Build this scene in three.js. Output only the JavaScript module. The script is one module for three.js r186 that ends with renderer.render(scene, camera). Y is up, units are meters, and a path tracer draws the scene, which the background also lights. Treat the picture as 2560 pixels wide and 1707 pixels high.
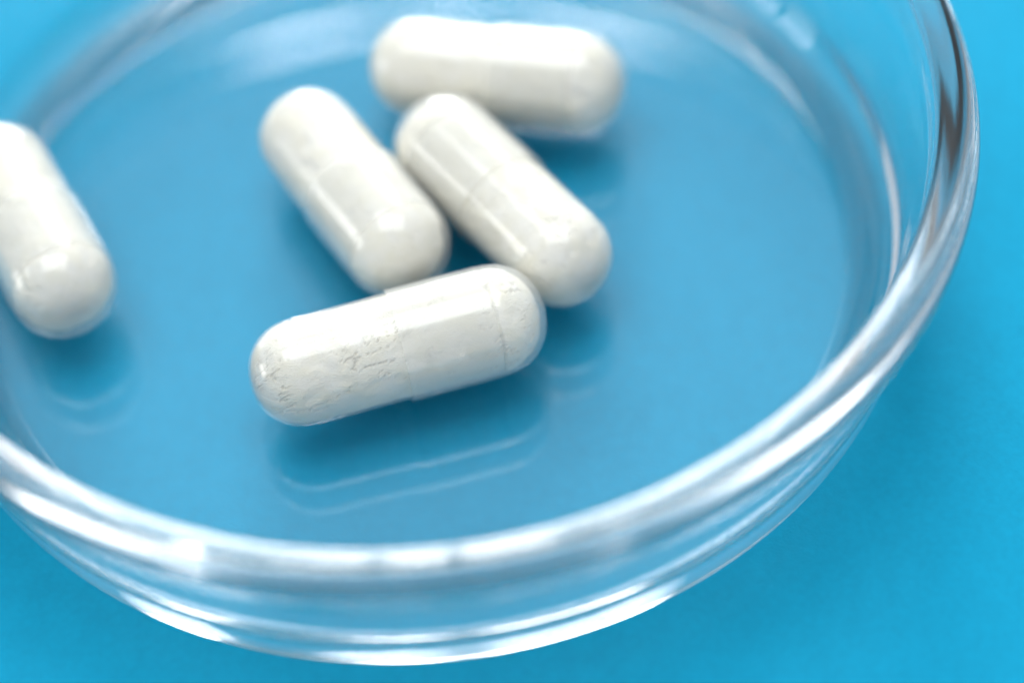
import * as THREE from 'three';
import { RectAreaLightUniformsLib } from 'three/addons/lights/RectAreaLightUniformsLib.js';
import { RoundedBoxGeometry } from 'three/addons/geometries/RoundedBoxGeometry.js';
import { mergeGeometries } from 'three/addons/utils/BufferGeometryUtils.js';
import { createNoise3D } from 'simplex-noise';

RectAreaLightUniformsLib.init();
const MM = 0.001;
const scene = new THREE.Scene();

// ---------------------------------------------------------------- camera
const LIFT = 1.5;                                             // height of the dish floor above the table, mm
const camera = new THREE.PerspectiveCamera(15.45, 1024 / 682, 0.01, 20);
{
  const at = new THREE.Vector3(6.12, 134.56 + LIFT, 115.92).multiplyScalar(MM);
  const forward = new THREE.Vector3(0, -0.78624838, -0.61791057);
  const right = new THREE.Vector3(0.99656294, -0.05118714, 0.06513209);
  const up = new THREE.Vector3(0.08283908, 0.61578678, -0.783546);
  camera.position.copy(at);
  camera.setRotationFromMatrix(new THREE.Matrix4().makeBasis(right, up, forward.clone().negate()));
  camera.focus = 0.1635;
  camera.userData.fStop = 9.5;
}

// ---------------------------------------------------------------- light: the pale room and two daylit windows
scene.background = new THREE.Color().setRGB(0.62, 0.64, 0.68);

const renderer = new THREE.WebGLRenderer({ antialias: true });
renderer.toneMapping = THREE.LinearToneMapping;
renderer.toneMappingExposure = 1.13;
renderer.shadowMap.enabled = true;

const M = {};
M.frame = new THREE.MeshStandardMaterial({ name: 'window_frame', color: new THREE.Color().setRGB(0.55, 0.55, 0.53), roughness: 0.5 });
const shadowed = (o) => { o.traverse((c) => { if (c.isMesh) { c.castShadow = true; c.receiveShadow = true; } }); return o; };

// A window seen from inside: panes (each a faintly glowing sheet with an area light before it) in a frame.
// widths: pane widths; placed with its middle at `middle`, facing the dish.
function makeWindow(label, middle, target, widths, height, bar, radiance, tint) {
  const w = new THREE.Group();
  w.name = 'window';
  w.userData = { label, category: 'window' };
  const full = widths.reduce((a, b) => a + b, 0) + bar * (widths.length - 1);
  const depth = 0.03;
  const member = (name, sx, sy, x, y) => {
    const m = new THREE.Mesh(new RoundedBoxGeometry(sx, sy, depth, 2, 0.002), M.frame);
    m.name = name; m.position.set(x, y, 0); w.add(m);
  };
  const edge = 0.045;
  member('frame_rail', full + 2 * edge, edge, 0, height / 2 + edge / 2);
  member('frame_rail', full + 2 * edge, edge, 0, -height / 2 - edge / 2);
  member('frame_stile', edge, height, -full / 2 - edge / 2, 0);
  member('frame_stile', edge, height, full / 2 + edge / 2, 0);
  const glow = new THREE.MeshStandardMaterial({ name: 'daylight_pane', color: 0x111111, roughness: 0.2, emissive: new THREE.Color(...tint), emissiveIntensity: radiance * 0.12 });
  let x = -full / 2;
  widths.forEach((pw, i) => {
    const cx = x + pw / 2;
    const pane = new THREE.Mesh(new THREE.BoxGeometry(pw, height, 0.004), glow);
    pane.name = 'window_pane'; pane.position.set(cx, 0, 0); w.add(pane);
    const light = new THREE.RectAreaLight(new THREE.Color(...tint), radiance * 0.88, pw, height);
    light.position.set(cx, 0, 0.006); light.rotation.y = Math.PI;      // a rect light shines along its own -z
    w.add(light);
    x += pw;
    if (i < widths.length - 1) member('mullion', bar, height, x + bar / 2, 0);
    x += bar;
  });
  w.position.set(...middle);
  w.lookAt(...target);
  scene.add(shadowed(w));
  return w;
}
const DEG = Math.PI / 180;
// the large window beyond the far side of the dish
makeWindow('tall bright three-pane window beyond the far side of the dish', [0.01, 0.36, -0.85], [0.005, 0.36, 0], [0.12, 0.075, 0.125], 0.58, 0.026, 17, [1, 1, 1.0]);
{ // unseen glowing panel above the window, added to give the glass floor its pale veil
  const added_panel = new THREE.Group();
  added_panel.name = 'added_veil_panel';
  added_panel.userData = { label: 'unseen white glowing panel added above the three-pane window', category: 'added_panel' };
  const W = 1.3, H = 0.74, L = 0.38;
  const panel_face = new THREE.Mesh(new THREE.BoxGeometry(W, H, 0.003), new THREE.MeshStandardMaterial({ name: 'veil_panel_face', color: 0xdddddd, roughness: 0.9, emissive: 0xffffff, emissiveIntensity: L * 0.3 }));
  panel_face.name = 'panel_face'; added_panel.add(panel_face);
  const tube = new THREE.Mesh(new THREE.CylinderGeometry(0.02, 0.02, W + 0.04, 24), M.frame);
  tube.name = 'panel_tube'; tube.rotation.z = Math.PI / 2; tube.position.y = H / 2 + 0.02; added_panel.add(tube);
  const bar = new THREE.Mesh(new RoundedBoxGeometry(W, 0.02, 0.014, 2, 0.003), M.frame);
  bar.name = 'panel_bar'; bar.position.y = -H / 2 - 0.01; added_panel.add(bar);
  const light = new THREE.RectAreaLight(0xffffff, L * 0.7, W, H);
  light.position.z = 0.004; light.rotation.y = Math.PI;
  added_panel.add(light);
  added_panel.position.set(0, 1.08, -0.84);
  scene.add(shadowed(added_panel));
}
// a lower one on the side of the lone capsule
makeWindow('low two-pane window beyond the lone capsule', [-1.1, 0.22, -0.05], [0, 0.22, 0], [0.17, 0.17], 0.34, 0.03, 6, [1, 1, 1]).name = 'window_001';

// a wide white fill panel overhead, added for top light and deeper shadows
{
  const overhead_fill = new THREE.Group();
  overhead_fill.name = 'added_overhead_fill';
  overhead_fill.userData = { label: 'unseen wide white fill panel added overhead above the dish', category: 'added fill light' };
  const W = 0.85, D = 0.62, L = 2.75;
  const sheet = new THREE.Mesh(new THREE.BoxGeometry(W, 0.01, D), new THREE.MeshStandardMaterial({ name: 'fill_diffuser', color: 0xdddddd, roughness: 0.8, emissive: 0xffffff, emissiveIntensity: L * 0.1 }));
  sheet.name = 'fill_diffuser'; overhead_fill.add(sheet);
  for (const [sx, sz, x, z] of [[W + 0.04, 0.02, 0, D / 2 + 0.01], [W + 0.04, 0.02, 0, -D / 2 - 0.01], [0.02, D, W / 2 + 0.01, 0], [0.02, D, -W / 2 - 0.01, 0]]) {
    const f = new THREE.Mesh(new RoundedBoxGeometry(sx, 0.024, sz, 2, 0.003), M.frame);
    f.name = 'frame'; f.position.set(x, 0, z); overhead_fill.add(f);
  }
  const light = new THREE.RectAreaLight(0xffffff, L * 0.9, W, D);
  light.position.y = -0.008; light.rotation.x = -Math.PI / 2;
  overhead_fill.add(light);
  overhead_fill.position.set(-0.1, 0.95, -0.13);
  scene.add(shadowed(overhead_fill));
}

// ---------------------------------------------------------------- seeded noise
function rng(seed) { let s = seed >>> 0; return () => { s = (s + 0x6D2B79F5) >>> 0; let t = s; t = Math.imul(t ^ (t >>> 15), t | 1); t ^= t + Math.imul(t ^ (t >>> 7), t | 61); return ((t ^ (t >>> 14)) >>> 0) / 4294967296; }; }
const noise = createNoise3D(rng(11));
const fbm = (x, y, z, n = 4) => { let a = 0, k = 0.5, f = 1; for (let i = 0; i < n; i++) { a += k * noise(x * f, y * f, z * f); f *= 2.03; k *= 0.5; } return a; };
// periodic noise on a torus for seamless tiles
function tile(size, fn, channels = 3) {
  const d = new Uint8Array(size * size * 4);
  for (let y = 0; y < size; y++) for (let x = 0; x < size; x++) {
    const v = fn(x / size, y / size, x, y), o = (y * size + x) * 4;
    for (let c = 0; c < 3; c++) d[o + c] = Math.max(0, Math.min(255, Math.round((Array.isArray(v) ? v[c] : v) * 255)));
    d[o + 3] = 255;
  }
  const t = new THREE.DataTexture(d, size, size);
  t.wrapS = t.wrapT = THREE.RepeatWrapping; t.magFilter = THREE.LinearFilter; t.minFilter = THREE.LinearFilter; t.needsUpdate = true;
  return t;
}
const wrapNoise = (u, v, f, seed) => {                           // two circles, so that it repeats
  const a = u * 2 * Math.PI, b = v * 2 * Math.PI, r = f / (2 * Math.PI);
  return 0.5 * (noise(Math.cos(a) * r + seed, Math.sin(a) * r, Math.cos(b) * r) + noise(Math.sin(b) * r + seed, Math.cos(a) * r * 0.9 + 7, Math.sin(a) * r - Math.cos(b) * r * 0.4));
};

// ---------------------------------------------------------------- table: a matt blue sheet
{
  const r1 = rng(5), grain = new Float32Array(1024 * 1024);
  for (let i = 0; i < grain.length; i++) grain[i] = r1();
  const g = (x, y) => grain[((y + 1024) % 1024) * 1024 + ((x + 1024) % 1024)];
  const soft = (x, y) => 0.25 * g(x, y) + 0.125 * (g(x + 1, y) + g(x - 1, y) + g(x, y + 1) + g(x, y - 1)) + 0.0625 * (g(x + 1, y + 1) + g(x - 1, y - 1) + g(x + 1, y - 1) + g(x - 1, y + 1));
  const bump = tile(1024, (u, v, x, y) => 0.5 + 1.1 * (soft(x, y) - 0.5) + 0.25 * wrapNoise(u, v, 60, 3));
  const hue = tile(512, (u, v, x, y) => { const k = 0.95 + 0.16 * (soft(x, y) - 0.5) + 0.03 * wrapNoise(u, v, 8, 9) + 0.03 * wrapNoise(u, v, 30, 2); return [k, k, k]; });
  hue.colorSpace = THREE.NoColorSpace;
  bump.repeat.set(1 / 0.06, 1 / 0.06); hue.repeat.set(1 / 0.075, 1 / 0.075);
  M.table = new THREE.MeshPhysicalMaterial({ name: 'blue_sheet', color: new THREE.Color().setRGB(0.0008, 0.306, 0.51), map: hue, roughness: 0.4, specularIntensity: 0.17, bumpMap: bump, bumpScale: 0.000016 });
  const geo = new THREE.BoxGeometry(1.5, 0.012, 1.5);
  const p = geo.attributes.position, n = geo.attributes.normal, uv = geo.attributes.uv;
  for (let i = 0; i < p.count; i++) if (Math.abs(n.getY(i)) > 0.5) uv.setXY(i, p.getX(i), p.getZ(i)); else uv.setXY(i, p.getX(i) + p.getZ(i), p.getY(i));
  const table = new THREE.Mesh(geo, M.table);
  table.name = 'table'; table.position.y = -0.006;
  table.userData = { kind: 'structure', label: 'matt sky blue table surface under the glass dish' };
  scene.add(shadowed(table));
}

// ---------------------------------------------------------------- glass dish
{
  // closed cross-section (radius, height) in mm, from the underside's middle out, up the wall, over the rim and back along the floor
  const outline = [];
  const line = (a, b, n) => { for (let i = 0; i < n; i++) outline.push([a[0] + (b[0] - a[0]) * i / n, a[1] + (b[1] - a[1]) * i / n]); };
  const curve = (pts, n) => { const c = new THREE.CatmullRomCurve3(pts.map(([x, y]) => new THREE.Vector3(x, y, 0)), false, 'centripetal'); for (let i = 0; i < n; i++) { const v = c.getPoint(i / n); outline.push([v.x, v.y]); } };
  // wall and rim: a solid ring that begins at the edge of the floor, flares up and ends in a rounded bead
  curve([[31.400, 0.050], [31.800, 0.050], [32.260, 0.050], [33.400, 0.181], [34.150, 0.552], [34.620, 1.109], [34.860, 1.900], [35.080, 3.532], [35.400, 5.299], [35.800, 7.200], [36.300, 9.200], [36.900, 11.000], [37.400, 12.200], [37.800, 13.000], [38.050, 13.600], [38.130, 14.100], [38.020, 14.600], [37.720, 15.030], [37.300, 15.300], [36.900, 15.410], [36.550, 15.400], [36.200, 15.330], [35.850, 15.245], [35.550, 15.165], [35.320, 15.060], [35.150, 14.880], [35.040, 14.550], [34.980, 14.000], [34.930, 13.000], [34.800, 12.000], [34.600, 11.000], [34.360, 9.700], [34.100, 7.900], [33.930, 6.500], [33.860, 6.000], [33.640, 4.700], [33.120, 3.419], [32.330, 2.389], [31.340, 1.728], [30.256, 1.500], [30.186, 1.500]], 240);
  outline.push([30.186, LIFT]);                                 // open towards the floor: one piece of glass, no face between them
  const geo = new THREE.LatheGeometry(outline.map(([x, y]) => new THREE.Vector2(x * MM, y * MM)), 400);
  // the ground upper rim carries fine tool marks running round it
  const r2 = rng(31), W = 1024, H = 512, rimTone = new Uint8Array(W * H * 4);
  const first = outline.findIndex(([x, y]) => y > 13.2 && x > 37) / outline.length, last = outline.findIndex(([x, y], i) => i > 60 && y < 13.6 && x < 35.6 && x > 34.6) / outline.length;
  const row = Array.from({ length: H }, () => r2());
  for (let y = 0; y < H; y++) for (let x = 0; x < W; x++) {
    const v = y / H, inside = THREE.MathUtils.smoothstep(v, first, first + 0.02) * (1 - THREE.MathUtils.smoothstep(v, last - 0.02, last));
    const k = 0.5 + inside * (0.28 * (row[y] - 0.5) + 0.35 * (r2() - 0.5) + 0.3 * wrapNoise(x / W, v, 90, 4));
    const o = (y * W + x) * 4; rimTone[o] = rimTone[o + 1] = rimTone[o + 2] = Math.round(255 * Math.max(0, Math.min(1, k))); rimTone[o + 3] = 255;
  }
  const rough = new Uint8Array(W * H * 4);
  for (let y = 0; y < H; y++) for (let x = 0; x < W; x++) {
    const v = y / H, inside = THREE.MathUtils.smoothstep(v, first, first + 0.03) * (1 - THREE.MathUtils.smoothstep(v, last - 0.03, last)), o = (y * W + x) * 4;
    rough[o] = rough[o + 1] = rough[o + 2] = Math.round(255 * inside * (0.15 + 0.03 * (row[y] - 0.5) + 0.01 * wrapNoise(x / W, v, 40, 8))); rough[o + 3] = 255;
  }
  const frost = new THREE.DataTexture(rough, W, H);
  frost.wrapS = frost.wrapT = THREE.RepeatWrapping; frost.magFilter = THREE.LinearFilter; frost.needsUpdate = true;
  const marks = new THREE.DataTexture(rimTone, W, H);
  marks.wrapS = marks.wrapT = THREE.RepeatWrapping; marks.magFilter = THREE.LinearFilter; marks.needsUpdate = true;
  M.glass = new THREE.MeshPhysicalMaterial({ name: 'clear_glass', color: 0xffffff, roughness: 1, roughnessMap: frost, transmission: 1, thickness: 0.002, ior: 1.49, bumpMap: marks, bumpScale: 0.0000015 });
  M.pane = new THREE.MeshPhysicalMaterial({ name: 'clear_glass_floor', color: 0xffffff, roughness: 0.0, transmission: 1, thickness: 0, ior: 1.49 });
  const dish = new THREE.Group();
  dish.name = 'glass_dish';
  const wall = new THREE.Mesh(geo, M.glass);
  wall.name = 'wall'; dish.add(wall);
  const sheet = (a, b) => new THREE.LatheGeometry([a, b].map(([x, y]) => new THREE.Vector2(x * MM, y * MM)), 400);
  const plate = mergeGeometries([sheet([0, 0.05], [31.4, 0.05]), sheet([30.186, LIFT], [0, LIFT])]);
  const floor = new THREE.Mesh(plate, M.pane);
  floor.name = 'floor'; dish.add(floor);
  dish.userData = { label: 'clear round glass dish with a thick rounded rim, holding the white capsules', category: 'dish' };
  scene.add(shadowed(dish));
}

// ---------------------------------------------------------------- capsules
M.cap = new THREE.MeshPhysicalMaterial({ name: 'cap_shell', color: new THREE.Color().setRGB(0.985, 0.985, 0.975), roughness: 0.16, transmission: 0.89, thickness: 0, ior: 1.5 });
M.body = new THREE.MeshPhysicalMaterial({ name: 'body_shell', color: new THREE.Color().setRGB(0.985, 0.985, 0.975), roughness: 0.16, transmission: 0.89, thickness: 0, ior: 1.5 });
const fine = tile(512, (u, v) => 0.5 + 0.5 * wrapNoise(u, v, 40, 1) + 0.4 * wrapNoise(u, v, 130, 2));
M.powder = new THREE.MeshStandardMaterial({ name: 'powder', color: 0xffffff, vertexColors: true, roughness: 0.95, bumpMap: fine, bumpScale: 0.00006 });

const RC = 3.84, RB = 3.64, WALL = 0.11;                          // cap and body radius, shell wall, mm

// the shell of a half: a double-walled tube closed by a dome; runs along +x from the open end at x0 to the dome's tip
function shellGeometry(radius, x0, tip, sharp) {
  const dome = radius * 0.97, base = tip - dome, p = [];
  const put = (x, r) => p.push(new THREE.Vector2(Math.max(r, 0) * MM, x * MM));
  const domeAt = (t, R, Dm) => { const k = Math.sin(t); return [base + Dm * Math.pow(k, 0.96), R * Math.pow(Math.cos(t), sharp)]; };
  // outside
  put(x0 + 0.02, radius - WALL + 0.015); put(x0, radius - WALL * 0.6); put(x0, radius - 0.03); put(x0 + 0.03, radius);
  for (let i = 1; i <= 12; i++) put(x0 + 0.03 + (base - 0.25 - x0 - 0.03) * i / 12, radius);
  put(base - 0.12, radius - 0.02); put(base - 0.02, radius - 0.045);
  for (let i = 1; i <= 40; i++) { const [x, r] = domeAt((i / 40) * Math.PI / 2, radius - 0.045, dome); put(x, r); }
  // and back inside
  for (let i = 40; i >= 0; i--) { const [x, r] = domeAt((i / 40) * Math.PI / 2, radius - WALL - 0.05, dome - WALL); put(x, r); }
  for (let i = 8; i >= 0; i--) put(x0 + 0.06 + (base - 0.2 - x0) * i / 8, radius - WALL);
  p.push(p[0].clone());
  const g = new THREE.LatheGeometry(p, 96);
  g.rotateZ(-Math.PI / 2);                                        // lathe axis y -> x
  return g;
}

// the powder plug: fills the body, draws in a little where the body ends inside the cap, and rounds off under the cap's dome
function powderGeometry(from, open, to, radius, seed, cracked) {
  const NU = 240, NV = 230, pos = [], col = [], uv = [], idx = [];
  const dome = radius * 0.97, prof = [];
  for (let i = 0; i <= 40; i++) { const t = (1 - i / 40) * Math.PI / 2; prof.push([from + dome - dome * Math.sin(t), radius * Math.pow(Math.cos(t), 0.94)]); }
  const mid = from + dome, end = to - dome * 0.95;
  for (let i = 1; i <= 140; i++) { const x = mid + (end - mid) * i / 140; prof.push([x, radius - 0.2 * Math.exp(-Math.pow((x - open - 0.1) / 0.42, 2))]); }
  for (let i = 1; i <= 50; i++) { const t = (i / 50) * Math.PI / 2; prof.push([end + dome * 0.95 * Math.sin(t), radius * Math.pow(Math.cos(t), 0.94)]); }
  const c = new THREE.Color();
  for (let j = 0; j <= NV; j++) {
    const [X, r] = prof[j];
    for (let i = 0; i <= NU; i++) {
      const a = ((i % NU) / NU) * 2 * Math.PI, Y = r * Math.cos(a), Z = r * Math.sin(a);
      const clod = fbm(X * 0.55 + seed, Y * 0.55, Z * 0.55, 4);
      const wx = fbm(X * 0.9, Y * 0.9, Z * 0.9 + seed, 3);
      const crackAt = fbm(X * 0.1 + seed * 1.7 + wx * 0.06, Y * 0.4 + wx * 0.2, Z * 0.4 - seed, 3);
      const gate = THREE.MathUtils.smoothstep(fbm(X * 0.3 - seed, Y * 0.3 + 5, Z * 0.3, 2), -0.3, 0.05);
      const crack = Math.exp(-Math.pow(crackAt / 0.016, 2)) * gate;
      const pit = Math.max(0, fbm(X * 1.5 + 9, Y * 1.5 + seed, Z * 1.5, 3) - 0.26);
      const settle = Math.max(0, fbm(X * 0.35 + 3, Y * 0.35 - seed, Z * 0.35, 2) - 0.05);        // shallow hollows where it has come away from the shell
      const dip = 0.05 * (0.4 - clod) + cracked * (0.26 * crack + 0.14 * pit) + 0.4 * settle;
      const k = r > 0.5 ? Math.max(0.3, (r - Math.max(0, dip)) / r) : 1;
      pos.push(X * MM, Y * k * MM, Z * k * MM);
      const warm = THREE.MathUtils.clamp(0.5 + clod * 0.9, 0, 1);
      c.setRGB(0.92 - 0.03 * warm, 0.905 - 0.045 * warm, 0.85 - 0.12 * warm);
      col.push(c.r, c.g, c.b); uv.push(i / NU * 4, X / 6);
    }
  }
  for (let j = 0; j < NV; j++) for (let i = 0; i < NU; i++) { const a = j * (NU + 1) + i, b = a + NU + 1; idx.push(a, b, a + 1, a + 1, b, b + 1); }
  const g = new THREE.BufferGeometry();
  g.setAttribute('position', new THREE.Float32BufferAttribute(pos, 3)); g.setAttribute('color', new THREE.Float32BufferAttribute(col, 3)); g.setAttribute('uv', new THREE.Float32BufferAttribute(uv, 2));
  g.setIndex(idx); g.computeVertexNormals();
  return g;
}

// A at the body's end, B at the cap's end: the middles of the two domes on the dish floor (x, z), mm
function capsule(index, label, A, B, fill, seed, turn, cracked = 0.7) {
  const dx = B[0] - A[0], dz = B[1] - A[1], seg = Math.hypot(dx, dz), length = seg + RC + RB, half = length / 2;
  const g = new THREE.Group();
  g.name = index ? 'capsule_' + String(index).padStart(3, '0') : 'capsule';
  g.userData = { label, category: 'capsule', group: 'white capsules in the glass dish' };
  const ux = dx / seg, uz = dz / seg;
  const mx = A[0] - ux * RB + ux * half, mz = A[1] - uz * RB + uz * half;
  const part = (name, geo, mat, flip) => { if (flip) geo.rotateY(Math.PI); geo.rotateX(turn); const m = new THREE.Mesh(geo, mat); m.name = name; g.add(m); return m; };
  const open = half - RC * 1.02 + 0.15;                           // where the body's open end lies inside the cap
  part('cap', shellGeometry(RC, -0.05, half, 0.94), M.cap, false);
  part('body', shellGeometry(RB, -open, half, 0.94), M.body, true);
  part('powder_fill', powderGeometry(-half + WALL + 0.06, open, half - WALL - 0.1 - fill, RB - WALL - 0.05, seed, cracked), M.powder, false);
  g.position.set(mx * MM, (LIFT + RC - 0.02 + 0.04) * MM, mz * MM);
  g.rotation.y = Math.atan2(-uz, ux);
  g.rotation.order = 'YZX';
  g.rotation.z = Math.atan2(RC - RB, 12) * 0.9;                  // it rests on the wide cap and the narrower body
  g.position.y -= 0.075 * MM;
  scene.add(shadowed(g));
  return g;
}
capsule(0, 'white capsule lying crosswise in front of the group, its powder cracked', [-7.75, 14.1], [4.72, 11.4], 0.25, 2.3, 0.4, 1);
capsule(1, 'white capsule slanting beside its parallel neighbour, next to the open floor with the lone capsule', [-6.97, -6.55], [-1.3, 3.85], 0.5, 6.1, 1.9);
capsule(2, 'white capsule in the middle of the group, touching two others', [9.83, 5.89], [2.72, -4.5], 0.3, 9.7, 3.1);
capsule(3, 'white capsule lying crosswise farthest behind the group', [1.0, -12.87], [12.15, -9.8], 0.3, 13.9, 4.4);
capsule(4, 'lone white capsule lying apart near the dish wall', [-28.9, -5.75], [-24.2, 4.85], 0.5, 17.3, 5.2);

renderer.render(scene, camera);
